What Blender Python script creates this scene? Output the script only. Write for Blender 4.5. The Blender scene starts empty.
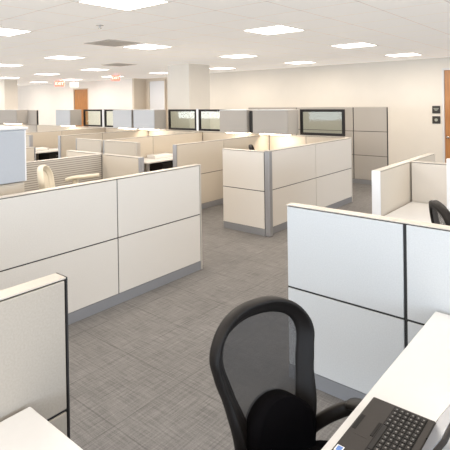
import bpy, bmesh, math, random
from mathutils import Vector, Matrix
random.seed(7)
sc = bpy.context.scene
C = sc.collection
R = math.radians

# ------------------------------------------------------------------ materials
def new_mat(name):
    m = bpy.data.materials.new(name); m.use_nodes = True
    nt = m.node_tree
    return m, nt, nt.nodes['Principled BSDF']

def mat(name, col, rough=.6, metal=0, spec=.5, emit=None, estr=0, noise=0, nscale=60, bump=0, bscale=400):
    m, nt, b = new_mat(name)
    b.inputs['Base Color'].default_value = (*col, 1)
    b.inputs['Roughness'].default_value = rough
    b.inputs['Metallic'].default_value = metal
    b.inputs['Specular IOR Level'].default_value = spec
    if emit:
        b.inputs['Emission Color'].default_value = (*emit, 1)
        b.inputs['Emission Strength'].default_value = estr
    tc = nt.nodes.new('ShaderNodeTexCoord')
    if noise:
        n = nt.nodes.new('ShaderNodeTexNoise'); n.inputs['Scale'].default_value = nscale; n.inputs['Detail'].default_value = 4
        nt.links.new(tc.outputs['Object'], n.inputs['Vector'])
        r = nt.nodes.new('ShaderNodeMapRange')
        r.inputs['From Min'].default_value = .3; r.inputs['From Max'].default_value = .7
        r.inputs['To Min'].default_value = 1-noise; r.inputs['To Max'].default_value = 1+noise
        nt.links.new(n.outputs['Fac'], r.inputs['Value'])
        mx = nt.nodes.new('ShaderNodeVectorMath'); mx.operation = 'SCALE'
        mx.inputs[0].default_value = col
        nt.links.new(r.outputs['Result'], mx.inputs['Scale'])
        nt.links.new(mx.outputs['Vector'], b.inputs['Base Color'])
    if bump:
        n2 = nt.nodes.new('ShaderNodeTexNoise'); n2.inputs['Scale'].default_value = bscale
        nt.links.new(tc.outputs['Object'], n2.inputs['Vector'])
        bp = nt.nodes.new('ShaderNodeBump'); bp.inputs['Strength'].default_value = bump; bp.inputs['Distance'].default_value = .002
        nt.links.new(n2.outputs['Fac'], bp.inputs['Height']); nt.links.new(bp.outputs['Normal'], b.inputs['Normal'])
    return m

FABB = mat('panel_fabric_daylit', (.625,.625,.615), .9, spec=.15, noise=.04, nscale=140, bump=.25, bscale=500)  # copy of the panel fabric with cool daylight put into its colour
FAB = mat('panel_fabric', (.72,.67,.605), .9, spec=.15, noise=.04, nscale=140, bump=.25, bscale=500)
FABT = mat('panel_fabric_tan', (.56,.495,.41), .9, spec=.15, noise=.05, nscale=140, bump=.25, bscale=500)
FABG = mat('panel_fabric_grey', (.41,.375,.335), .9, spec=.15, noise=.05, nscale=140, bump=.25, bscale=500)
FABS = mat('panel_fabric_shaded', (.43,.385,.33), .9, spec=.15, noise=.05, nscale=140, bump=.3, bscale=500)  # shade on the lower left panel put into a darker fabric colour
DARK = mat('reveal_dark', (.025,.023,.022), .7)
TRIM = mat('trim_painted', (.52,.47,.41), .38, spec=.5)
BASEM = mat('base_grey', (.30,.30,.31), .45, metal=.25)
POST = mat('post_grey', (.36,.355,.36), .4, metal=.35)
WHITE = mat('white_laminate', (.68,.665,.645), .35, spec=.4, noise=.01, nscale=30)
WHITEP = mat('white_paint', (.80,.80,.81), .4)
BLACKF = mat('black_frame', (.014,.012,.011), .5, spec=.25)
CHAIRP = mat('chair_plastic', (.011,.009,.008), .5, spec=.22)
CHAIRF = mat('chair_fabric', (.004,.0035,.004), .95, spec=.04, bump=.3, bscale=600)
ARMM = mat('chair_arm_plastic', (.012,.009,.007), .45, spec=.3)
CHROME = mat('chrome', (.7,.7,.7), .25, metal=1)
CREAM = mat('cream_plastic', (.62,.56,.45), .5)
BINM = mat('bin_grey', (.34,.315,.285), .6, noise=.02)
BINB = mat('bin_window_blue', (.42,.435,.455), .5, noise=.02)  # blue reflection of the windows put into the bin door colour
TOWERB = mat('tower_blue_grey', (.41,.43,.46), .5, noise=.01)
WALLM = mat('wall_paint', (.74,.69,.615), .85, spec=.2, noise=.012, nscale=3)
WALLC = mat('wall_paint_cool', (.86,.82,.77), .85, spec=.2, noise=.012, nscale=3)
WALLT = mat('wall_shade_tan', (.66,.58,.48), .85, spec=.2, noise=.012, nscale=3)  # shade of the recess put into a tan; also colours door frames
LAPM = mat('laptop_shell', (.030,.025,.022), .5, spec=.25, noise=.06, nscale=300)
LAPK = mat('laptop_key', (.016,.014,.013), .55, spec=.25)
LAPL = mat('laptop_legend', (.20,.19,.18), .6)
LAPD = mat('laptop_recess', (.010,.009,.008), .6, spec=.2)
SCREEN = mat('laptop_screen', (.36,.38,.42), .2, spec=.6)  # bright ceiling reflection put into the pale base colour
SILVER = mat('silver', (.6,.58,.55), .3, metal=.8)
BLUE = mat('sticker_blue', (.10,.22,.55), .5)
PAPER = mat('paper', (.85,.83,.78), .8)
RED = mat('exit_red', (.9,.12,.08), .5, emit=(1,.16,.1), estr=1.5)
PINK = mat('exit_letters', (1,.7,.62), .5, emit=(1,.6,.5), estr=2)
EXW = mat('exit_white', (.9,.85,.8), .5, emit=(1,.9,.82), estr=.6)
LIGHTM = mat('light_diffuser', (.9,.88,.84), .6, emit=(1,.93,.84), estr=6)
LFRAME = mat('light_frame', (.85,.80,.73), .5)
VENT = mat('vent_metal', (.66,.61,.55), .6)
TASK = mat('task_light', (.9,.85,.75), .5, emit=(1,.84,.64), estr=5)
ALU = mat('aluminium', (.62,.61,.60), .4, metal=.6)
SWITCH = mat('switch_black', (.03,.026,.022), .45)
SWL = mat('switch_lens', (.35,.36,.30), .4)

def wood():
    m, nt, b = new_mat('door_wood')
    tc = nt.nodes.new('ShaderNodeTexCoord'); mp = nt.nodes.new('ShaderNodeMapping')
    mp.inputs['Scale'].default_value = (9,9,.7)
    n = nt.nodes.new('ShaderNodeTexNoise'); n.inputs['Scale'].default_value = 4; n.inputs['Detail'].default_value = 5
    cr = nt.nodes.new('ShaderNodeValToRGB')
    cr.color_ramp.elements[0].position = .3; cr.color_ramp.elements[0].color = (.38,.155,.045,1)
    cr.color_ramp.elements[1].position = .7; cr.color_ramp.elements[1].color = (.52,.24,.08,1)
    nt.links.new(tc.outputs['Object'], mp.inputs['Vector']); nt.links.new(mp.outputs['Vector'], n.inputs['Vector'])
    nt.links.new(n.outputs['Fac'], cr.inputs['Fac']); nt.links.new(cr.outputs['Color'], b.inputs['Base Color'])
    b.inputs['Roughness'].default_value = .4
    return m
WOOD = wood()

def carpet():
    m, nt, b = new_mat('carpet')
    N, L = nt.nodes.new, nt.links.new
    geo = N('ShaderNodeNewGeometry')
    def streak(sx, sy, lo, hi):
        mp = N('ShaderNodeMapping'); mp.inputs['Scale'].default_value = (sx, sy, 1)
        L(geo.outputs['Position'], mp.inputs['Vector'])
        n = N('ShaderNodeTexNoise'); n.inputs['Scale'].default_value = 1; n.inputs['Detail'].default_value = 3; n.inputs['Roughness'].default_value = .65
        L(mp.outputs['Vector'], n.inputs['Vector'])
        r = N('ShaderNodeMapRange'); r.inputs['From Min'].default_value = .3; r.inputs['From Max'].default_value = .7
        r.inputs['To Min'].default_value = lo; r.inputs['To Max'].default_value = hi
        L(n.outputs['Fac'], r.inputs['Value']); return r.outputs['Result']
    a = streak(5, 95, .80, 1.20); c = streak(95, 5, .80, 1.20); d = streak(2.2, 2.2, .93, 1.07); e = streak(160,160,.85,1.15)
    def mul(x, y):
        q = N('ShaderNodeMath'); q.operation = 'MULTIPLY'; L(x, q.inputs[0]); L(y, q.inputs[1]); return q.outputs[0]
    v = mul(mul(a, c), mul(d, e))
    # carpet-tile joints every 0.5 m
    sp = N('ShaderNodeSeparateXYZ'); L(geo.outputs['Position'], sp.inputs[0])
    def joint(o):
        w = N('ShaderNodeMath'); w.operation = 'PINGPONG'; w.inputs[1].default_value = .25; L(o, w.inputs[0])
        g = N('ShaderNodeMath'); g.operation = 'GREATER_THAN'; g.inputs[1].default_value = .004; L(w.outputs[0], g.inputs[0])
        r = N('ShaderNodeMapRange'); r.inputs['To Min'].default_value = .80; r.inputs['To Max'].default_value = 1; L(g.outputs[0], r.inputs['Value'])
        return r.outputs['Result']
    v = mul(v, mul(joint(sp.outputs['X']), joint(sp.outputs['Y'])))
    sc_ = N('ShaderNodeVectorMath'); sc_.operation = 'SCALE'; sc_.inputs[0].default_value = (.183,.174,.166); L(v, sc_.inputs['Scale'])
    L(sc_.outputs['Vector'], b.inputs['Base Color'])
    b.inputs['Roughness'].default_value = .95; b.inputs['Specular IOR Level'].default_value = .1
    bp = N('ShaderNodeBump'); bp.inputs['Strength'].default_value = .3; bp.inputs['Distance'].default_value = .003
    L(v, bp.inputs['Height']); L(bp.outputs['Normal'], b.inputs['Normal'])
    return m
CARPET = carpet()

def ceiling_mat(x0, y0, s):
    m, nt, b = new_mat('ceiling_tile_glow')
    N, L = nt.nodes.new, nt.links.new
    geo = N('ShaderNodeNewGeometry'); sp = N('ShaderNodeSeparateXYZ'); L(geo.outputs['Position'], sp.inputs[0])
    def joint(o, off):
        a = N('ShaderNodeMath'); a.operation = 'SUBTRACT'; a.inputs[1].default_value = off; L(o, a.inputs[0])
        w = N('ShaderNodeMath'); w.operation = 'PINGPONG'; w.inputs[1].default_value = s/2; L(a.outputs[0], w.inputs[0])
        g = N('ShaderNodeMapRange'); g.inputs['From Min'].default_value = .003; g.inputs['From Max'].default_value = .012
        g.inputs['To Min'].default_value = .80; g.inputs['To Max'].default_value = 1; L(w.outputs[0], g.inputs['Value'])
        return g.outputs['Result']
    q = N('ShaderNodeMath'); q.operation = 'MULTIPLY'; L(joint(sp.outputs['X'], x0), q.inputs[0]); L(joint(sp.outputs['Y'], y0), q.inputs[1])
    n = N('ShaderNodeTexNoise'); n.inputs['Scale'].default_value = 220; L(geo.outputs['Position'], n.inputs['Vector'])
    r = N('ShaderNodeMapRange'); r.inputs['To Min'].default_value = .93; r.inputs['To Max'].default_value = 1.07; L(n.outputs['Fac'], r.inputs['Value'])
    q2 = N('ShaderNodeMath'); q2.operation = 'MULTIPLY'; L(q.outputs[0], q2.inputs[0]); L(r.outputs['Result'], q2.inputs[1])
    v = N('ShaderNodeVectorMath'); v.operation = 'SCALE'; v.inputs[0].default_value = (.80,.77,.73); L(q2.outputs[0], v.inputs['Scale'])
    L(v.outputs['Vector'], b.inputs['Base Color']); b.inputs['Roughness'].default_value = .95; b.inputs['Specular IOR Level'].default_value = .1
    L(v.outputs['Vector'], b.inputs['Emission Color']); b.inputs['Emission Strength'].default_value = .32  # tiles glow faintly themselves, added to lift the dim ceiling
    return m

def stripes():
    m, nt, b = new_mat('slat_stripe_fabric')
    N, L = nt.nodes.new, nt.links.new
    tc = N('ShaderNodeTexCoord'); sp = N('ShaderNodeSeparateXYZ'); L(tc.outputs['Object'], sp.inputs[0])
    w = N('ShaderNodeMath'); w.operation = 'PINGPONG'; w.inputs[1].default_value = .0125; L(sp.outputs['Z'], w.inputs[0])
    cr = N('ShaderNodeValToRGB'); d = N('ShaderNodeMath'); d.operation = 'DIVIDE'; d.inputs[1].default_value = .0125; L(w.outputs[0], d.inputs[0]); L(d.outputs[0], cr.inputs['Fac'])
    cr.color_ramp.elements[0].position = .25; cr.color_ramp.elements[0].color = (.25,.22,.19,1)
    cr.color_ramp.elements[1].position = .5; cr.color_ramp.elements[1].color = (.50,.46,.40,1)
    L(cr.outputs['Color'], b.inputs['Base Color']); b.inputs['Roughness'].default_value = .6
    return m
STRIPE = stripes()

def glass(name, tint, refl=.03):
    m, nt, b = new_mat(name)
    N, L = nt.nodes.new, nt.links.new
    t = N('ShaderNodeBsdfTransparent'); t.inputs['Color'].default_value = (*tint, 1)
    g = N('ShaderNodeBsdfGlossy'); g.inputs['Roughness'].default_value = .03
    mx = N('ShaderNodeMixShader'); mx.inputs[0].default_value = refl; L(t.outputs[0], mx.inputs[1]); L(g.outputs[0], mx.inputs[2])
    L(mx.outputs[0], nt.nodes['Material Output'].inputs['Surface'])
    return m
GLASS = glass('screen_glass', (.86,.90,.87))

def mesh_cloth():
    m, nt, b = new_mat('chair_mesh')
    N, L = nt.nodes.new, nt.links.new
    tc = N('ShaderNodeTexCoord'); mp = N('ShaderNodeMapping'); mp.inputs['Scale'].default_value = (1,1,1)
    L(tc.outputs['Object'], mp.inputs['Vector'])
    sp = N('ShaderNodeSeparateXYZ'); L(mp.outputs['Vector'], sp.inputs[0])
    def line(o, s, th):
        w = N('ShaderNodeMath'); w.operation = 'PINGPONG'; w.inputs[1].default_value = s; L(o, w.inputs[0])
        g = N('ShaderNodeMath'); g.operation = 'LESS_THAN'; g.inputs[1].default_value = s*th; L(w.outputs[0], g.inputs[0]); return g.outputs[0]
    mxm = N('ShaderNodeMath'); mxm.operation = 'MAXIMUM'
    L(line(sp.outputs['X'], .0016, .54), mxm.inputs[0]); L(line(sp.outputs['Z'], .0016, .54), mxm.inputs[1])
    t = N('ShaderNodeBsdfTransparent')
    b.inputs['Base Color'].default_value = (.04,.038,.038,1); b.inputs['Roughness'].default_value = .8
    mx = N('ShaderNodeMixShader'); L(mxm.outputs[0], mx.inputs[0]); L(t.outputs[0], mx.inputs[1]); L(b.outputs[0], mx.inputs[2])
    L(mx.outputs[0], nt.nodes['Material Output'].inputs['Surface'])
    return m
MESHC = mesh_cloth()

# ------------------------------------------------------------------ mesh helpers
def box(bm, x0, x1, y0, y1, z0, z1):
    vs = [bm.verts.new((x, y, z)) for z in (z0, z1) for x, y in ((x0,y0),(x1,y0),(x1,y1),(x0,y1))]
    for f in ((3,2,1,0),(4,5,6,7),(0,1,5,4),(1,2,6,5),(2,3,7,6),(3,0,4,7)):
        bm.faces.new([vs[i] for i in f])
    return vs

def cyl(bm, p0, p1, r0, r1=None, n=16):
    r1 = r0 if r1 is None else r1
    p0, p1 = Vector(p0), Vector(p1); d = (p1-p0).normalized()
    a = d.orthogonal().normalized(); b = d.cross(a)
    A = [bm.verts.new(p0 + (a*math.cos(t)+b*math.sin(t))*r0) for t in [2*math.pi*i/n for i in range(n)]]
    B = [bm.verts.new(p1 + (a*math.cos(t)+b*math.sin(t))*r1) for t in [2*math.pi*i/n for i in range(n)]]
    for i in range(n): bm.faces.new((A[i], A[(i+1)%n], B[(i+1)%n], B[i]))
    bm.faces.new(A[::-1]); bm.faces.new(B)

def sweep(bm, pts, w, h, n=10, up=(0,0,1)):
    """rounded-section bar through pts; w,h half sizes (numbers or lists)"""
    pts = [Vector(p) for p in pts]; rings = []
    for i, p in enumerate(pts):
        d = (pts[min(i+1,len(pts)-1)] - pts[max(i-1,0)]).normalized()
        s = d.cross(Vector(up)); s = s.normalized() if s.length > 1e-4 else Vector((1,0,0))
        u = s.cross(d).normalized()
        ww = w[i] if isinstance(w, (list,tuple)) else w; hh = h[i] if isinstance(h, (list,tuple)) else h
        ring = []
        for k in range(n):
            t = 2*math.pi*k/n; c, q = math.cos(t), math.sin(t)
            c = math.copysign(abs(c)**.7, c); q = math.copysign(abs(q)**.7, q)
            ring.append(bm.verts.new(p + s*ww*c + u*hh*q))
        rings.append(ring)
    for A, B in zip(rings, rings[1:]):
        for k in range(n): bm.faces.new((A[k], A[(k+1)%n], B[(k+1)%n], B[k]))
    bm.faces.new(rings[0][::-1]); bm.faces.new(rings[-1])

def smooth_curve(pts, n=6):
    pts = [Vector(p) for p in pts]; out = []
    for i in range(len(pts)-1):
        p0, p1, p2, p3 = pts[max(i-1,0)], pts[i], pts[i+1], pts[min(i+2,len(pts)-1)]
        for k in range(n):
            t = k/n
            out.append(.5*((2*p1)+(p2-p0)*t+(2*p0-5*p1+4*p2-p3)*t*t+(3*p1-p0-3*p2+p3)*t**3))
    out.append(pts[-1]); return out

def obj(name, bm, m, parent=None, bevel=0, seg=2, smooth=False, sub=0):
    bmesh.ops.recalc_face_normals(bm, faces=bm.faces)
    me = bpy.data.meshes.new(name); bm.to_mesh(me); bm.free()
    me.materials.append(m)
    o = bpy.data.objects.new(name, me); C.objects.link(o)
    if parent: o.parent = parent
    if smooth or bevel:
        for p in me.polygons: p.use_smooth = smooth
    if bevel:
        md = o.modifiers.new('bevel', 'BEVEL'); md.width = bevel; md.segments = seg; md.limit_method = 'ANGLE'
    if sub:
        md = o.modifiers.new('sub', 'SUBSURF'); md.levels = sub; md.render_levels = sub
    return o

def bx(name, m, parent, *b, bevel=0, **k):
    bm = bmesh.new(); box(bm, *b); return obj(name, bm, m, parent, bevel, **k)

GROUPS = {'desk':'white desks', 'exit_sign':'red exit signs', 'ceiling_vent':'ceiling air vents', 'screen_post':'white posts between glass screens', 'pedestal':'black drawer units', 'paper_tray':'white paper trays'}
def thing(name, label, cat, loc=(0,0,0), rz=0, group=None):
    group = group or GROUPS.get(name)
    o = bpy.data.objects.new(name, None); C.objects.link(o); o.empty_display_size = .1
    o.location = loc; o.rotation_euler = (0,0,rz); o['label'] = label; o['category'] = cat
    if group: o['group'] = group
    return o

def tag(o, label, cat, group=None, kind=None):
    o['label'] = label; o['category'] = cat
    if group: o['group'] = group
    if kind: o['kind'] = kind
    return o

def struct(name, m, *b, parent=None, label=None):
    o = bx(name, m, parent, *b)
    if not parent:
        o['kind'] = 'structure'
        o['label'] = label or name.replace('_', ' '); o['category'] = name.split('_')[0]
    return o

def dup(root, loc, rz, label, group=None):
    def rec(o, par):
        c = o.copy(); C.objects.link(c); c.parent = par
        for ch in kids.get(o, []): rec(ch, c)
        return c
    kids = {}
    for o in list(C.objects):
        if o.parent: kids.setdefault(o.parent, []).append(o)
    r = rec(root, None); r.location = loc; r.rotation_euler = (0,0,rz); r['label'] = label
    if group: r['group'] = group
    return r

# ------------------------------------------------------------------ room shell
HC = 2.6
struct('floor', CARPET, -5, 12.9, -5, 23.2, -.1, 0, label='grey woven carpet tile floor')
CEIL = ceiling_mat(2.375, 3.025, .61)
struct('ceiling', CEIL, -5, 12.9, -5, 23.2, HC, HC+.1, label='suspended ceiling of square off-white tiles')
struct('wall_right', WALLM, 11.45, 11.6, 2.97, 10.5, 0, HC, label='long cream painted wall on the right')
struct('trim_1', WALLM, 11.45, 11.6, 2.0, 2.97, 2.36, HC, label='cream wall above the right wooden door')
struct('wall_right_end', WALLM, 11.45, 11.6, -5, 2.0, 0, HC, label='cream wall beyond the right door')
struct('wall_alcove_side', WALLM, 11.6, 12.05, 10.4, 10.5, 0, HC, label='near side of the wall recess')
struct('wall_alcove', WALLT, 12.05, 12.2, 10.5, 13.7, 0, HC, label='back of the wall recess with the white door')
struct('wall_recess', WALLT, 11.45, 12.75, 13.7, 13.8, 0, HC, label='side wall of the recess, shade in its tan colour')
struct('wall_far', WALLC, 11.45, 11.6, 13.8, 16.62, 0, HC, label='white far wall right of the wooden door')
struct('wall_far_end', WALLC, 11.45, 11.6, 17.72, 23, 0, HC, label='white far wall left of the wooden door')
struct('trim_2', WALLC, 11.45, 11.6, 16.62, 17.72, 2.33, HC, label='white wall above the far wooden door')
struct('wall_left', WALLC, -5, 12.9, 23, 23.15, 0, HC, label='far end wall on the left')
# window walls behind the camera: sill, header and mullions
for nm, ax in (('wall_back', 0), ('wall_side', 1)):
    bm = bmesh.new()
    if ax == 0:
        box(bm, -5, 11.45, -5.1, -5, 0, .7); box(bm, -5, 11.45, -5.1, -5, 2.45, HC)
        for i in range(9): box(bm, -5+i*2.05-.05, -5+i*2.05+.05, -5.1, -5, .7, 2.45)
    else:
        box(bm, -5.1, -5, -5, 23, 0, .7); box(bm, -5.1, -5, -5, 23, 2.45, HC)
        for i in range(15): box(bm, -5.1, -5, -5+i*2-.05, -5+i*2+.05, .7, 2.45)
    o = obj(nm, bm, WALLC); o['kind'] = 'structure'; o['label'] = 'window wall'; o['category'] = 'wall'
# columns
def column(name, x0, x1, y0, y1, label):
    t = bx(name, WALLM, None, x0, x1, y0, y1, 0, HC, bevel=.008)
    t['kind'] = 'structure'; t['label'] = label; t['category'] = 'column'
column('trim_3', 8.1, 8.85, 7.67, 8.41, 'square cream column standing behind the glazed screens')
column('trim_4', 8.1, 8.6, 17.0, 17.6, 'square cream column far on the left')

# doors
def door(name, x, y0, y1, h, m, label, handle=None, fm=None):
    t = bpy.data.objects.new(name, None); C.objects.link(t); t.location = (x, y0, 0)
    t['kind'] = 'structure'; t['label'] = label; t['category'] = 'door'
    w = y1-y0
    bx('door_leaf', m, t, .03, .075, .045, w-.045, .005, h-.045, bevel=.003)
    bm = bmesh.new()
    box(bm, -.012, .12, 0, .045, 0, h); box(bm, -.012, .12, w-.045, w, 0, h); box(bm, -.012, .12, .045, w-.045, h-.045, h)
    obj('door_frame', bm, fm or WHITE, t, .003)
    if handle:
        bm = bmesh.new(); yy, zz = handle
        cyl(bm, (.03,yy,zz), (-.03,yy,zz), .012); cyl(bm, (-.03,yy,zz), (-.03,yy-.13,zz), .010); cyl(bm, (.03,yy,zz), (.022,yy,zz), .03)
        obj('door_handle', bm, CHROME, t, smooth=True)
    return t
door('door_1', 11.45, 2.0, 2.97, 2.36, WOOD, 'honey wood door at the right edge of the picture', (.87,.80))
door('door_2', 11.45, 16.62, 17.72, 2.33, WOOD, 'honey wood door in the far wall on the left', (.12,.95), WALLT)
door('door_3', 11.99, 12.57, 13.5, 2.53, WHITEP, 'white door inside the wall recess', (.1,.95), WALLT)

# wall devices beside the right door
for z, kind in ((1.425,'reader'), (1.19,'switch')):
    t = thing('card_reader' if kind == 'reader' else 'light_switch',
              'black square card reader on the wall, upper of the two beside the wood door' if kind == 'reader' else 'black square switch plate on the wall, lower of the two beside the wood door',
              'card reader' if kind == 'reader' else 'switch', (11.45, 3.095, z-.085))
    bx('plate', SWITCH, t, -.022, 0, -.085, .085, 0, .17, bevel=.006)
    bm = bmesh.new()
    if kind == 'reader':
        box(bm, -.026, -.02, -.055, .055, .105, .118)
        vs = [bm.verts.new(p) for p in ((-.026,-.05,.09),(-.026,.05,.09),(-.026,.02,.065),(-.026,-.02,.065))]; bm.faces.new(vs)
    else:
        cyl(bm, (-.02,0,.085), (-.03,0,.085), .035)
    obj('lens', bm, SWL, t)

# ------------------------------------------------------------------ ceiling fixtures
def ceiling_light(loc, label):
    t = thing('ceiling_light', label, 'ceiling light', loc, 0, 'square recessed ceiling lights')
    bm = bmesh.new(); s = .303
    box(bm, -s,s,-s,-s+.022,-.008,0); box(bm, -s,s,s-.022,s,-.008,0); box(bm, -s,-s+.022,-s+.022,s-.022,-.008,0); box(bm, s-.022,s,-s+.022,s-.022,-.008,0)
    obj('light_frame', bm, LFRAME, t); bx('diffuser', LIGHTM, t, -s+.022, s-.022, -s+.022, s-.022, -.006, 0)
    return t
ORD = ['nearest', 'second', 'third', 'fourth', 'fifth', 'sixth', 'seventh', 'eighth', 'ninth']
line_words = ['line along the right', 'second line from the right', 'third line from the right', 'fourth line from the right', 'fifth line from the right', 'sixth line from the right', 'seventh line from the right', 'eighth line from the right']
visible = {0:[0,1,2,3], 1:[0,1,2,3], 2:[1,3], 3:[1,2,3], 4:[2,3], 5:[2,3], 6:[3], 7:[3]}
first = None
for j in range(-1, 8):
    for i in range(-1, 4):
        x, y = 2.68+2.44*i, 3.33+2.44*j
        if (i, j) == (2, 2): continue      # no fixture beside the column
        if j in visible and i in visible[j]:
            k = visible[j].index(i)
            n = len(visible[j])
            w = 'only one seen' if n == 1 else (ORD[k] if k < n-1 else 'farthest')
            lab = 'glowing square ceiling light, %s in the %s' % (w, line_words[j])
            if first is None: first = ceiling_light((x,y,HC), lab)
            else: dup(first, (x,y,HC), 0, lab, 'square recessed ceiling lights')
        ld = bpy.data.lights.new('lamp', 'AREA'); ld.shape = 'SQUARE'; ld.size = .55; ld.energy = 17; ld.color = (1,.885,.755)
        lo = bpy.data.objects.new('ceiling_lamp', ld); C.objects.link(lo); lo.location = (x,y,HC-.02)

def vent(loc, sx, sy, label):
    t = thing('ceiling_vent', label, 'vent', loc)
    bx('vent_frame', VENT, t, -sx, sx, -sy, sy, -.01, 0, bevel=.003)
    for k in range(5):
        yy = -sy+.04+(2*sy-.08)*k/4
        bx('slat', VENT, t, -sx+.03, sx-.03, yy-.008, yy+.008, -.018, -.009)
vent((4.4,5.75,HC), .3, .3, 'grey square air vent in the ceiling above the left cubicles')
vent((7.0,8.9,HC), .3, .3, 'grey square air vent in the ceiling farther back, before the column')
t = thing('sprinkler_head', 'small ceiling sprinkler disc in the upper left tiles', 'sprinkler', (3.3,4.54,HC))
bm = bmesh.new(); cyl(bm, (0,0,0), (0,0,-.008), .045); obj('escutcheon', bm, VENT, t)
bm = bmesh.new(); cyl(bm, (0,0,-.008), (0,0,-.035), .012); cyl(bm, (0,0,-.035), (0,0,-.04), .024); obj('nozzle', bm, CHROME, t)

def text_mesh(s, size, m, parent, loc, rot, name='lettering'):
    cu = bpy.data.curves.new(name, 'FONT'); cu.body = s; cu.size = size; cu.align_x = 'CENTER'; cu.align_y = 'CENTER'; cu.extrude = .002
    tmp = bpy.data.objects.new('tmp_text', cu); C.objects.link(tmp)
    bpy.context.view_layer.update()
    me = bpy.data.meshes.new_from_object(tmp.evaluated_get(bpy.context.evaluated_depsgraph_get()))
    bpy.data.objects.remove(tmp); bpy.data.curves.remove(cu)
    me.materials.clear(); me.materials.append(m)
    o = bpy.data.objects.new(name, me); C.objects.link(o); o.parent = parent; o.location = loc; o.rotation_euler = rot
    return o
for (x,y,m,lab,lett) in ((9.6,15.75,RED,'red ceiling-hung exit sign left of the far wooden door',1),(10.55,16.25,EXW,'white ceiling-hung light box just above the far wooden door',0),(9.1,11.75,RED,'red exit sign hung from the ceiling right of the far wooden door',1)):
    t = thing('exit_sign' if lett else 'emergency_light', lab, 'exit sign' if lett else 'emergency light', (x,y,HC-.26), R(45))
    w_ = .125 if x < 9.5 else .17
    bx('housing', m, t, -.03, .03, -w_, w_, 0 if x > 9.5 else .04, .2, bevel=.008)
    bx('bracket', WHITEP, t, -.02, .02, -.04, .04, .2, .26)
    if lett:
        text_mesh('EXIT', .15 if x > 9.5 else .11, PINK, t, (-.032,0,.1 if x > 9.5 else .12), (R(90),0,R(-90)))
    else:
        bx('lamp_lens', PINK, t, -.036, -.028, -.1, .1, .05, .15)

# ------------------------------------------------------------------ cubicle panels
H = 1.045; HS = .556; HB = .084; TH = .07
def panel(label, x, y, L, rz=0, segs=None, fab=None, gap=.010, vgap=None, rows=None, top=None, caps=('',''), name='cubicle_panel', group=None, base=True, fab2=None):
    """run along local +X, front face at local y=0 (normal -Y), body to y=TH"""
    top = top or H
    t = thing(name, label, 'cubicle panel', (x,y,0), rz, group or ('tall cubicle panels' if top > 1.3 else 'low cubicle panels'))
    fab = fab or FAB
    segs = segs or [L]
    rows = rows or [(HB+.004, HS-gap/2), (HS+gap/2, top)]
    bx('core', DARK, t, .003, L-.003, .008, TH-.008, .01, top)
    bx('top_trim', TRIM, t, 0, L, 0, TH, top+.005, top+.012, bevel=.002)
    if base: bx('kick_plate', BASEM, t, .002, L-.002, .003, TH-.003, 0, HB)
    x0 = 0; vg = vgap or gap
    for i, s in enumerate(segs):
        a = x0 + (vg/2 if i else .006); b = x0 + s - (vg/2 if i < len(segs)-1 else .006)
        for (z0, z1) in rows:
            bx('fabric_tile', fab, t, a, b, 0, .012, z0, z1, bevel=.003)
            bx('fabric_tile', fab2 or fab, t, a, b, TH-.012, TH, z0, z1, bevel=.003)
        x0 += s
    if caps[0]: bx('end_cap', caps[0], t, -.018, 0, -.002, TH+.002, 0, top+.012, bevel=.003)
    if caps[1]: bx('end_cap', caps[1], t, L, L+(.006 if caps[1] is DARK else .018), -.002, TH+.002, 0, top+.012, bevel=.003)
    return t
N90 = R(-90)
# foreground
panel('long off-white low panel of two widths across the left aisle', .397, 3.175, 3.09, 0, [1.03,1.03,1.03], caps=('',TRIM))
panel('large off-white low panel in front of the mesh chair, right foreground', 2.451, 1.525, 2.6, N90, [.703,.95,.947], fab=FABB, gap=.012, vgap=.018)
panel('cream low panel at the lower left corner behind the white desk corner', -.7, 1.547, 1.655, 0, [.8,.855], gap=.012, top=1.037, fab=FABS, caps=('',DARK))
# right cubicle beyond
panel('cream low panel with white end cap in front of the far right wall', 4.075, 1.568, 1.66, 0, [.79,.87], fab=FABT, caps=(WHITEP,''))
panel('light grey low panel running right behind the far right desk', 4.86, 1.56, 2.2, N90, [1.1,1.1], caps=('',''))
# block in the middle
C1 = panel('near face of the corner cubicle, short cream panel left of the grey post', 4.838, 3.995, .675, N90, [.675], caps=('',''))
t = thing('corner_post', 'grey metal corner post of the middle cubicle', 'post', (4.838,3.245,0))
bx('post_body', POST, t, 0, .075, 0, .074, 0, 1.06, bevel=.012); bx('post_cap', TRIM, t, -.002, .077, -.002, .076, 1.06, 1.072, bevel=.004)
panel('long cream low panel going back from the grey corner post to the glazed spine', 4.916, 3.30, 2.43, 0, [1.215,1.215], caps=('',TRIM))
panel('beige divider ending with a grey post, between the corner cubicle and the long left panel', 4.92, 4.93, 2.42, 0, [1.1,1.32], fab=FABT, caps=(POST,TRIM))
panel('beige divider behind the white desk in the middle cubicles', 4.92, 6.61, 2.44, 0, [1.05,1.39], fab=FABT)
panel('beige divider far back, ending by the papers and white desk', 5.08, 8.33, 2.26, 0, [1.0,1.26], fab=FABT, caps=(POST,TRIM))
panel('farthest beige divider of the glazed spine', 4.92, 9.98, 2.44, 0, [1.2,1.24], fab=FABT)
panel('short beige return panel facing the left aisle, right of the pair', 4.84, 6.60, .84, N90, fab=FABT, caps=(POST,TRIM))
panel('short beige return panel facing the left aisle, left of the pair', 4.84, 7.42, .718, N90, fab=FABT, caps=(POST,TRIM))
panel('short beige return panel farther back, right one of its pair', 4.84, 9.97, .85, N90, fab=FABT, caps=('',POST))
panel('short beige return panel farther back, left one of its pair', 4.84, 10.85, .775, N90, fab=FABT, caps=(POST,TRIM))
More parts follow.
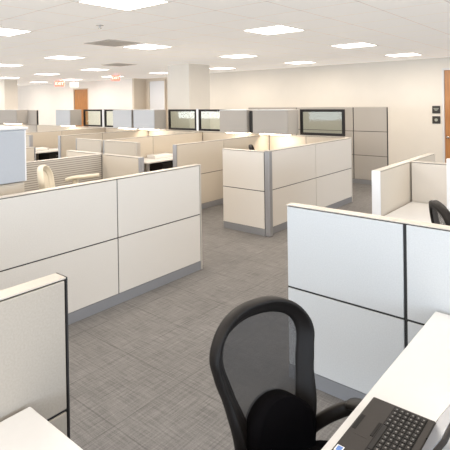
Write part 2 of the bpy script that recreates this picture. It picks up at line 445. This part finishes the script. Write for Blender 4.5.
# left block
panel('striped slatted divider behind the cream chair', .9, 4.86, 2.63, 0, fab=STRIPE, rows=[(HB+.004,H)])
panel('short beige return panel at the right end of the striped divider', 3.53, 4.855, .69, N90, fab=FABT, caps=('',POST))
panel('short beige return panel behind the striped divider', 3.53, 5.66, .72, N90, fab=FABT)
panel('beige divider far left, seen above the striped one', .9, 6.5, 2.63, 0, [1.3,1.33], fab=FABT, caps=('',POST))
# glazed spine (lower runs), one per workstation
SP = [(3.38,4.93),(4.93,6.61),(6.61,8.33),(8.33,9.98),(9.98,11.7),(11.7,13.4)]
spl = ['nearest the corner panel', 'under the pair of grey bins', 'left of the white post', 'under the pair of window blue bins', 'left of the far white post', 'at the far left']
for (a,b), w in zip(SP, spl):
    panel('low beige spine panel %s' % w, 7.37, b, b-a-.004, N90, [(b-a-.004)/2]*2, fab=FABT)
# back run: tall
for (a,b,w) in ((3.33,4.01,'nearest the right wall, three tiles high'),(4.014,5.32,'seen through the nearest glass screen'),(5.324,6.63,'behind the pair of grey bins')):
    panel('tall grey beige panel %s' % w, 9.03, b, b-a-.002, N90, fab=FABG, rows=[(HB+.004,.565),(.575,1.045),(1.055,1.525)], top=1.525)
for a, b, w in ((13.42,14.16,'at the far left, right of the far bin'),(14.164,15.9,'at the far left edge behind the far bin')):
    panel('tall grey panel %s' % w, 7.37, b, b-a, N90, fab=FABG, rows=[(HB+.004,.565),(.575,1.045),(1.055,1.50)], top=1.50)

# glass screens on the spine
def screen(y0, y1, label):
    t = thing('glass_screen', label, 'glass screen', (7.385, y0, 1.07), 0, 'black framed glass screens on the spine')
    L = y1-y0; h = .455; f = .044
    bm = bmesh.new()
    box(bm, 0,.04,0,L,0,f); box(bm, 0,.04,0,L,h-f,h); box(bm, 0,.04,0,f,f,h-f); box(bm, 0,.04,L-f,L,f,h-f)
    obj('screen_frame', bm, BLACKF, t, .002)
    bx('glass_pane', GLASS, t, .017, .023, f, L-f, f, h-f)
screen(3.44, 4.28, 'black framed glass screen above the corner cubicle, rightmost')
screen(5.86, 6.735, 'black framed glass screen right of the white post before the column')
screen(6.805, 7.66, 'black framed glass screen left of the white post before the column')
screen(9.19, 10.03, 'black framed glass screen right of the far white post')
screen(10.16, 10.97, 'black framed glass screen left of the far white post, leftmost')
for y, w in ((6.77,'before the column'), (10.095,'far left')):
    t = thing('screen_post', 'white upright post between glass screens, %s' % w, 'post', (7.385,y-.03,1.07))
    bx('post_body', WHITEP, t, 0, .05, 0, .06, 0, .46, bevel=.004); bx('post_cap', ALU, t, -.002, .052, -.002, .062, .46, .468)

# overhead bins on the spine
def bin_(y0, y1, m, label, x=7.02, lit=True, fill=0):
    t = thing('overhead_bin', label, 'overhead bin', (x, y0, 1.09), 0, 'overhead storage bins on the spine')
    L = y1-y0
    bx('bin_body', BINM, t, .02, .362, 0, L, 0, .425, bevel=.004)
    bx('bin_door', m, t, 0, .018, .004, L-.004, .004, .42, bevel=.004)
    bx('bin_top', ALU, t, .0, .362, 0, L, .426, .434)
    bx('task_light', TASK, t, .12, .20, .06, L-.06, -.022, -.001)
    if fill: bx('gap_shade_block', DARK, t, .08, .34, -fill, -.002, .01, .41)  # dark block in place of the shaded gap between two bins
    if lit:
        ld = bpy.data.lights.new('task', 'AREA'); ld.shape = 'RECTANGLE'; ld.size = .2; ld.size_y = L-.42; ld.energy = 4.6; ld.color = (1,.89,.75)
        lo = bpy.data.objects.new('task_lamp', ld); C.objects.link(lo); lo.location = (x+.04, (y0+y1)/2-(.13 if y0 in (4.31,7.73) else 0), 1.06); lo.rotation_euler = (0,R(-30),0)
bin_(4.31, 5.06, BINM, 'grey overhead bin nearest the rightmost glass screen')
bin_(5.19, 5.85, BINM, 'grey overhead bin, left one of the right pair', fill=.125)
bin_(7.73, 8.44, BINB, 'grey overhead bin, window blue in its door colour, before the column, right one of its pair')
bin_(8.51, 9.2, BINB, 'grey overhead bin, window blue in its door colour, before the column, left one of its pair', fill=.065)
bin_(11.05, 11.75, BINB, 'grey overhead bin, window blue in its door colour, below the far wooden door')
bin_(13.95, 15.1, BINM, 'grey overhead bin at the far left edge', x=7.008)
# storage cabinet at the left
t = thing('storage_cabinet', 'tall cabinet with pale blue upper door behind the long left panel', 'cabinet', (1.2,3.58,0))
bx('cabinet_body', FABT, t, 0, .66, .012, .56, .0, 1.07, bevel=.004); bx('lower_door', FABT, t, .01, .65, 0, .012, .08, 1.06, bevel=.003)
bx('upper_body', WHITEP, t, 0, .68, .012, .56, 1.075, 1.49, bevel=.004); bx('upper_door', TOWERB, t, .008, .66, -.006, .012, 1.08, 1.485, bevel=.004)
bx('cabinet_top', WHITE, t, -.004, .69, -.008, .57, 1.491, 1.51, bevel=.004)

# ------------------------------------------------------------------ desks
def desk(label, x, y, w, d, legs, z=.66, name='desk'):
    t = thing(name, label, 'desk', (x,y,0))
    bx('worktop', WHITE, t, 0, w, 0, d, z-.025, z, bevel=.004)
    for (lx, ly) in legs:
        bm = bmesh.new(); box(bm, lx-.025, lx+.025, ly-.025, ly+.025, .02, z-.03); box(bm, lx-.04, lx+.04, ly-.04, ly+.04, 0, .02)
        obj('leg', bm, POST, t, .003)
    return t
desk('white desk carrying the laptop, right foreground', .82, -.25, 1.59, .916, [(.06,.06),(.06,.86),(1.53,.06),(1.53,.75)])
desk('white desk corner at the bottom left', -.6, .6, 1.395, .925, [(.06,.06),(.06,.86),(1.33,.86)])
desk('white desk in the far right cubicle', 4.075, .55, .77, 1.0, [(.05,.05),(.05,.94),(.72,.05),(.72,.94)])
desk('white desk against the beige divider in the middle cubicles', 5.35, 6.08, 1.98, .52, [(.05,.05),(1.93,.05)])
desk('white desk against the farthest beige divider', 4.95, 9.35, 2.0, .60, [(.05,.05),(1.9,.05)])
desk('white desk beyond the middle divider, mostly hidden', 5.35, 6.72, 1.98, .55, [(.05,.5),(1.9,.5)])
def pedestal(x, y, w, label):
    t = thing('pedestal', label, 'drawer unit', (x,y,0))
    bx('carcass', BLACKF, t, 0, w, .015, .46, .03, .60, bevel=.004)
    for k in range(3): 
        d = bx('drawer', BLACKF, t, .01, w-.01, 0, .014, .05+.18*k, .22+.18*k, bevel=.003)
        bx('drawer_pull', POST, d, w/2-.06, w/2+.06, -.012, -.001, .17+.18*k, .18+.18*k)
    bx('plinth', BLACKF, t, .02, w-.02, .04, .44, 0, .03)
pedestal(5.75, 6.12, 1.45, 'black drawer unit under the middle white desk')
pedestal(5.45, 9.40, .45, 'black drawer unit under the far white desk')
# papers / trays
def tray(x, y, z, label, w=.34, d=.25, n=5, rz=0):
    t = thing('paper_tray', label, 'paper tray', (x,y,z), rz)
    bm = bmesh.new(); box(bm, 0,w,0,d,0,.008); box(bm, 0,.008,0,d,.008,.06); box(bm, w-.008,w,0,d,.008,.06); box(bm, 0,w,d-.008,d,.008,.06)
    obj('tray', bm, WHITE, t, .002)
    bx('paper_stack', PAPER, t, .02, w-.02, .01, d-.02, .0085, .05)
tray(5.75, 6.33, .661, 'white tray of papers on the middle desk, left end', .5, .22)
tray(5.15, 9.60, .661, 'white tray of papers on the far desk', .4, .26)
# white upright screen on far right desk
t = thing('desk_screen', 'white upright panel standing on the far right desk at the picture edge', 'screen', (4.5,.70,.661))
bx('screen_panel', WHITEP, t, 0, .03, 0, .44, .0, .49, bevel=.006); bx('screen_foot', WHITEP, t, -.06, .09, .12, .30, 0, .012, bevel=.003)

# ------------------------------------------------------------------ office chair (origin at floor under the seat, facing local -Y)
OUT = [(0,.262),(.05,.260),(.10,.250),(.148,.229),(.185,.200),(.211,.166),(.225,.135),(.229,.105),(.222,.07),(.212,.026),(.198,-.02),(.189,-.08),(.181,-.13),(.174,-.18),(.163,-.26),(.145,-.31),(.08,-.325),(0,-.328)]
INN = [(0,.206),(.04,.205),(.085,.197),(.125,.182),(.152,.160),(.168,.133),(.173,.10),(.166,.06),(.153,.02),(.140,-.03),(.126,-.07),(.112,-.11),(.098,-.15),(.084,-.19),(.065,-.225),(.05,-.24),(.03,-.255),(0,-.26)]
def densify(pts, n=3):
    return [(p.x, p.y) for p in smooth_curve([(x,y,0) for x,y in pts], n)]
def back_depth(u, v):
    # side curve of the back: lumbar bulge forward (-y), plus wrap of the sides forward
    return -.035*math.exp(-((v+.14)/.13)**2) - .5*u*u + .02
def make_chair(label, plastic, fabric, meshm, arm, arm_z, arm_m, style='loop', dz=0):
    t = thing('office_chair', label, 'office chair')
    B = Vector((0,.26,.70+dz)); rec = R(8)
    def bp(u, v, dep=0):
        y = back_depth(u, v) + dep
        return B + Vector((u, v*math.sin(rec) + y*math.cos(rec), v*math.cos(rec) - y*math.sin(rec)))
    o_, i_ = densify(OUT), densify(INN)
    ring_o = o_ + [(-x,y) for x,y in o_[-2:0:-1]]; ring_i = i_ + [(-x,y) for x,y in i_[-2:0:-1]]
    n = len(ring_o); bm = bmesh.new()
    prof = []   # several loops across the frame section
    for k,(w,dep) in enumerate(((0,.016),(.02,-.016),(.12,-.026),(.26,-.027),(.34,-.016),(.72,.000),(1,.010),(.95,.020),(.5,.030),(.08,.026))):
        prof.append([bm.verts.new(bp(a[0]*(1-w)+b[0]*w, a[1]*(1-w)+b[1]*w, dep)) for a,b in zip(ring_o, ring_i)])
    for a in range(len(prof)):
        A, D = prof[a], prof[(a+1)%len(prof)]
        for k in range(n): bm.faces.new((A[k], A[(k+1)%n], D[(k+1)%n], D[k]))
    fr = obj('backrest_frame', bm, plastic, t, smooth=True)
    # mesh
    bm = bmesh.new(); m_ = len(i_); rows = []
    for (x,y) in i_:
        rows.append([bm.verts.new(bp(x*1.03*s, y*1.01, .012)) for s in [-1+2*q/10 for q in range(11)]])
    for A, D in zip(rows, rows[1:]):
        for q in range(10):
            try: bm.faces.new((A[q],A[q+1],D[q+1],D[q]))
            except ValueError: pass
    bmesh.ops.remove_doubles(bm, verts=bm.verts, dist=1e-5)
    obj('backrest_mesh', bm, meshm, t, smooth=True)
    # lumbar pad: arch-topped solid lower back
    bm = bmesh.new(); rows = []
    for r in range(25):
        v = -.30 + .245*(1-(1-r/24)**1.6)
        q = max(0, v+.19)/.135
        half = max(.006, .140*math.sqrt(max(0, 1-min(1,q)**2.3)))
        rows.append((v, half))
    F, K = [], []
    for v, half in rows:
        F.append([bm.verts.new(bp(half*a_, v, -.060+.25*(half*a_)**2)) for a_ in [-1+2*q/12 for q in range(13)]])
        K.append([bm.verts.new(bp(half*a_, v, .022)) for a_ in [-1+2*q/12 for q in range(13)]])
    for G in (F, K):
        for A, D in zip(G, G[1:]):
            for q in range(12): bm.faces.new((A[q],A[q+1],D[q+1],D[q]))
    for q in (0,12):
        for A,D,A2,D2 in zip(F,F[1:],K,K[1:]): bm.faces.new((A[q],D[q],D2[q],A2[q]))
    for q in range(12):
        bm.faces.new((F[0][q],F[0][q+1],K[0][q+1],K[0][q])); bm.faces.new((F[-1][q],F[-1][q+1],K[-1][q+1],K[-1][q]))
    obj('lumbar_pad', bm, fabric, t, smooth=True)
    # spine bracket
    bm = bmesh.new(); sweep(bm, smooth_curve([(0,.05,.34+dz),(0,.20,.33+dz),(0,.285,.38+dz),(0,.29,.50+dz)]), .035, .014); obj('back_bracket', bm, plastic, t, smooth=True)
    # seat
    bm = bmesh.new(); lay = []
    for z, s in ((.385,.93),(.40,1),(.43,1),(.448,.95),(.453,.8)):
        lay.append([bm.verts.new((.245*s*math.copysign(abs(math.cos(a))**.55, math.cos(a)), -.02+.235*s*math.copysign(abs(math.sin(a))**.6, math.sin(a)), z + dz - (.02 if math.sin(a) < -.7 else 0))) for a in [2*math.pi*q/40 for q in range(40)]])
    for A, D in zip(lay, lay[1:]):
        for q in range(40): bm.faces.new((A[q],A[(q+1)%40],D[(q+1)%40],D[q]))
    bm.faces.new(lay[0][::-1]); bm.faces.new(lay[-1]); obj('seat', bm, fabric, t, smooth=True)
    # arms
    for s in (-1,1):
        bm = bmesh.new()
        if style == 'loop':
            pts = smooth_curve([(s*.165,.25,.43),(s*.19,.20,.495),(s*.217,.137,.555),(s*.243,.08,.592),(s*.25,0,.602),(s*.25,-.08,.602)])
            sweep(bm, pts, .018, .023)
            a = obj('armrest', bm, arm_m, t, smooth=True)
            bm = bmesh.new(); sweep(bm, smooth_curve([(s*.248,.10,.596),(s*.25,.05,.610),(s*.25,-.06,.612),(s*.25,-.16,.608)]), [.02]+[.034]*17+[.02], .014)
            obj('arm_pad', bm, arm_m, a, smooth=True)
        else:
            pts = smooth_curve([(s*.20,.05,.37+dz),(s*.28,.06,.42+dz),(s*.30,.06,.60+dz*.6),(s*.30,.04,arm_z-.03)])
            sweep(bm, pts, .02, .03); a = obj('armrest', bm, arm_m, t, smooth=True)
            bm = bmesh.new(); sweep(bm, smooth_curve([(s*.30,.14,arm_z-.03),(s*.30,.06,arm_z-.01),(s*.30,-.08,arm_z),(s*.30,-.20,arm_z+.01)]), [.02]+[.042]*17+[.02], .018)
            obj('arm_pad', bm, arm_m, a, smooth=True)
    # base
    bm = bmesh.new(); cyl(bm, (0,0,.12), (0,0,.38+dz), .025); cyl(bm, (0,0,.08),(0,0,.14), .05, .04); obj('gas_column', bm, plastic, t, smooth=True)
    bx('seat_mechanism', plastic, t, -.09, .09, -.1, .12, .345+dz, .386+dz, bevel=.01)
    for k in range(5):
        a = 2*math.pi*k/5+.3; c, q = math.cos(a), math.sin(a)
        bm = bmesh.new(); sweep(bm, [(0,0,.105),(c*.15,q*.15,.098),(c*.29,q*.29,.075)], [.03,.026,.018], [.02,.016,.012]); lg = obj('base_leg', bm, plastic, t, smooth=True)
        bm = bmesh.new(); cyl(bm, (c*.285-q*.022,q*.285+c*.022,.03),(c*.285-q*.006,q*.285+c*.006,.03), .029); cyl(bm, (c*.285+q*.006,q*.285-c*.006,.03),(c*.285+q*.022,q*.285-c*.022,.03), .029); cyl(bm, (c*.285,q*.285,.028),(c*.285,q*.285,.075), .008)
        obj('caster', bm, plastic, lg, smooth=True)
    return t
def place(ch, back_xy, rz):
    """put a chair so that the middle of its back stands at back_xy"""
    off = Matrix.Rotation(rz, 3, 'Z') @ Vector((0,.26,0))
    ch.location = (back_xy[0]-off.x, back_xy[1]-off.y, 0); ch.rotation_euler = (0,0,rz)
chair = make_chair('black mesh back office chair pulled up to the laptop desk', CHAIRP, CHAIRF, MESHC, True, .60, ARMM)
place(chair, (1.393,.955), R(-16)); chair['group'] = 'black mesh office chairs'
def chair_at(xy, rz, label):
    off = Matrix.Rotation(rz, 3, 'Z') @ Vector((0,.26,0))
    return dup(chair, (xy[0]-off.x, xy[1]-off.y, 0), rz, label)
chair_at((3.58,.92), R(31), 'black office chair by the far right desk, cut by the picture edge')
chair_at((6.40,4.60), R(33), 'black chair inside the corner cubicle, only its tip showing')
cream = make_chair('cream plastic office chair in front of the striped divider', CREAM, CREAM, CREAM, True, .93, CREAM, 'tee', .14)
place(cream, (2.40,4.18), R(49))

# ------------------------------------------------------------------ laptop (top-left hinge frame): x along world X, front edge towards +Y
t = thing('laptop', 'open dark grey laptop lying on the white foreground desk', 'laptop', (1.195,.425,.661))
W, D = .345, .20
bx('laptop_base', LAPM, t, 0, W, 0, D, .003, .028, bevel=.005)
bm = bmesh.new()
for x in (.02,W-.02):
    for y in (.02,D-.02): cyl(bm, (x,y,0),(x,y,.004), .008)
obj('foot', bm, LAPD, t)
kb = bx('keyboard', LAPD, t, .012, W-.012, .022, .125, .0275, .0288)
kx, ky = 15, 6
for r in range(ky):
    for c in range(kx):
        w = (W-.03)/kx; h = .0165
        x0 = .0155+c*w; y0 = .0245+r*h
        if r == ky-1 and 4 <= c <= 9:
            if c == 4: bx('space_bar', LAPK, kb, x0, x0+6*w-.0025, y0, y0+h-.0025, .0288, .0312, bevel=.001)
            continue
        k = bx('key', LAPK, kb, x0, x0+w-.0025, y0, y0+h-.0025, .0288, .0312, bevel=.001)
        if (r*7+c*3) % 2 == 0 or c % 4 == 0:
            pass
# key legends: tiny light marks as one part of the keyboard
bm = bmesh.new()
for r in range(ky):
    for c in range(kx):
        if r == ky-1 and 4 <= c <= 9: continue
        w = (W-.03)/kx; h = .0165; x0 = .0155+c*w+.011; y0 = .0245+r*h+.004
        box(bm, x0-.0025, x0+.0025, y0, y0+.0045, .03115, .0314)
obj('key_legend', bm, LAPL, kb)
bx('touchpad', LAPM, t, .135, .23, .137, .178, .0278, .0284)
bx('touchpad_button', LAPD, t, .155, .232, .181, .193, .0278, .0290, bevel=.001)
bx('pointer_button', LAPD, t, .155, .228, .127, .136, .0278, .0292, bevel=.001)
s = bx('sticker', PAPER, t, .035, .062, .172, .194, .0279, .0284); bx('sticker_mark', BLUE, s, .038, .059, .175, .190, .0284, .0287)
# lid
lid = bpy.data.objects.new('lid_pivot', None)
bm = bmesh.new(); box(bm, 0, W, -.012, 0, 0, .215); lo = obj('lid', bm, LAPM, t, .004); lo.location = (0,-.0,.03); lo.rotation_euler = (R(30),0,0)
bm = bmesh.new(); box(bm, .012, W-.010, .0005, .0016, .02, .205); o = obj('display', bm, SCREEN, lo)
bm = bmesh.new(); box(bm, W-.006, W+.002, -.013, .002, 0, .217); obj('lid_edge', bm, SILVER, lo, .001)
bm = bmesh.new(); cyl(bm, (.03,-.004,.026),(.10,-.004,.026), .008); cyl(bm, (W-.10,-.004,.026),(W-.03,-.004,.026), .008); obj('hinge', bm, LAPD, t)
bpy.data.objects.remove(lid)

# ------------------------------------------------------------------ daylight and world
w = bpy.data.worlds.new('world'); sc.world = w; w.use_nodes = True
bg = w.node_tree.nodes['Background']; bg.inputs['Color'].default_value = (.72,.84,1,1); bg.inputs['Strength'].default_value = 1.2
def area(loc, rot, sx, sy, e, col):
    ld = bpy.data.lights.new('daylight', 'AREA'); ld.shape = 'RECTANGLE'; ld.size = sx; ld.size_y = sy; ld.energy = e; ld.color = col
    lo = bpy.data.objects.new('window_daylight', ld); C.objects.link(lo); lo.location = loc; lo.rotation_euler = rot
area((1.5,-4.9,1.6), (R(90),0,R(0)), 11, 1.7, 200, (.74,.86,1))
area((-4.9,4,1.6), (R(90),0,R(-90)), 16, 1.7, 330, (.70,.84,1))
area((-4.9,18,1.6), (R(90),0,R(-90)), 9, 1.7, 420, (.88,.93,1))

# ------------------------------------------------------------------ camera
f, cx, cy, pitch, roll, yaw, cz = 468.9646, 212.3306, 104.7637, -.0072, -.0154, .7095, 1.6912
cd = bpy.data.cameras.new('camera'); co = bpy.data.objects.new('camera', cd); C.objects.link(co)
cd.sensor_width = 36; cd.sensor_fit = 'HORIZONTAL'; cd.lens = f/450*36
cd.shift_x = (225-cx)/450; cd.shift_y = (cy-225)/450
fw = Vector((math.cos(yaw)*math.cos(pitch), math.sin(yaw)*math.cos(pitch), math.sin(pitch)))
r = Vector((math.sin(yaw), -math.cos(yaw), 0)); u = r.cross(fw)
r2 = r*math.cos(roll)+u*math.sin(roll); u2 = -r*math.sin(roll)+u*math.cos(roll)
M = Matrix(((r2.x,u2.x,-fw.x,0),(r2.y,u2.y,-fw.y,0),(r2.z,u2.z,-fw.z,cz),(0,0,0,1)))
co.matrix_world = M; cd.clip_start = .02
sc.camera = co
sc.view_settings.view_transform = 'Standard'; sc.view_settings.look = 'None'
sc.view_settings.exposure = .38; sc.view_settings.gamma = 1
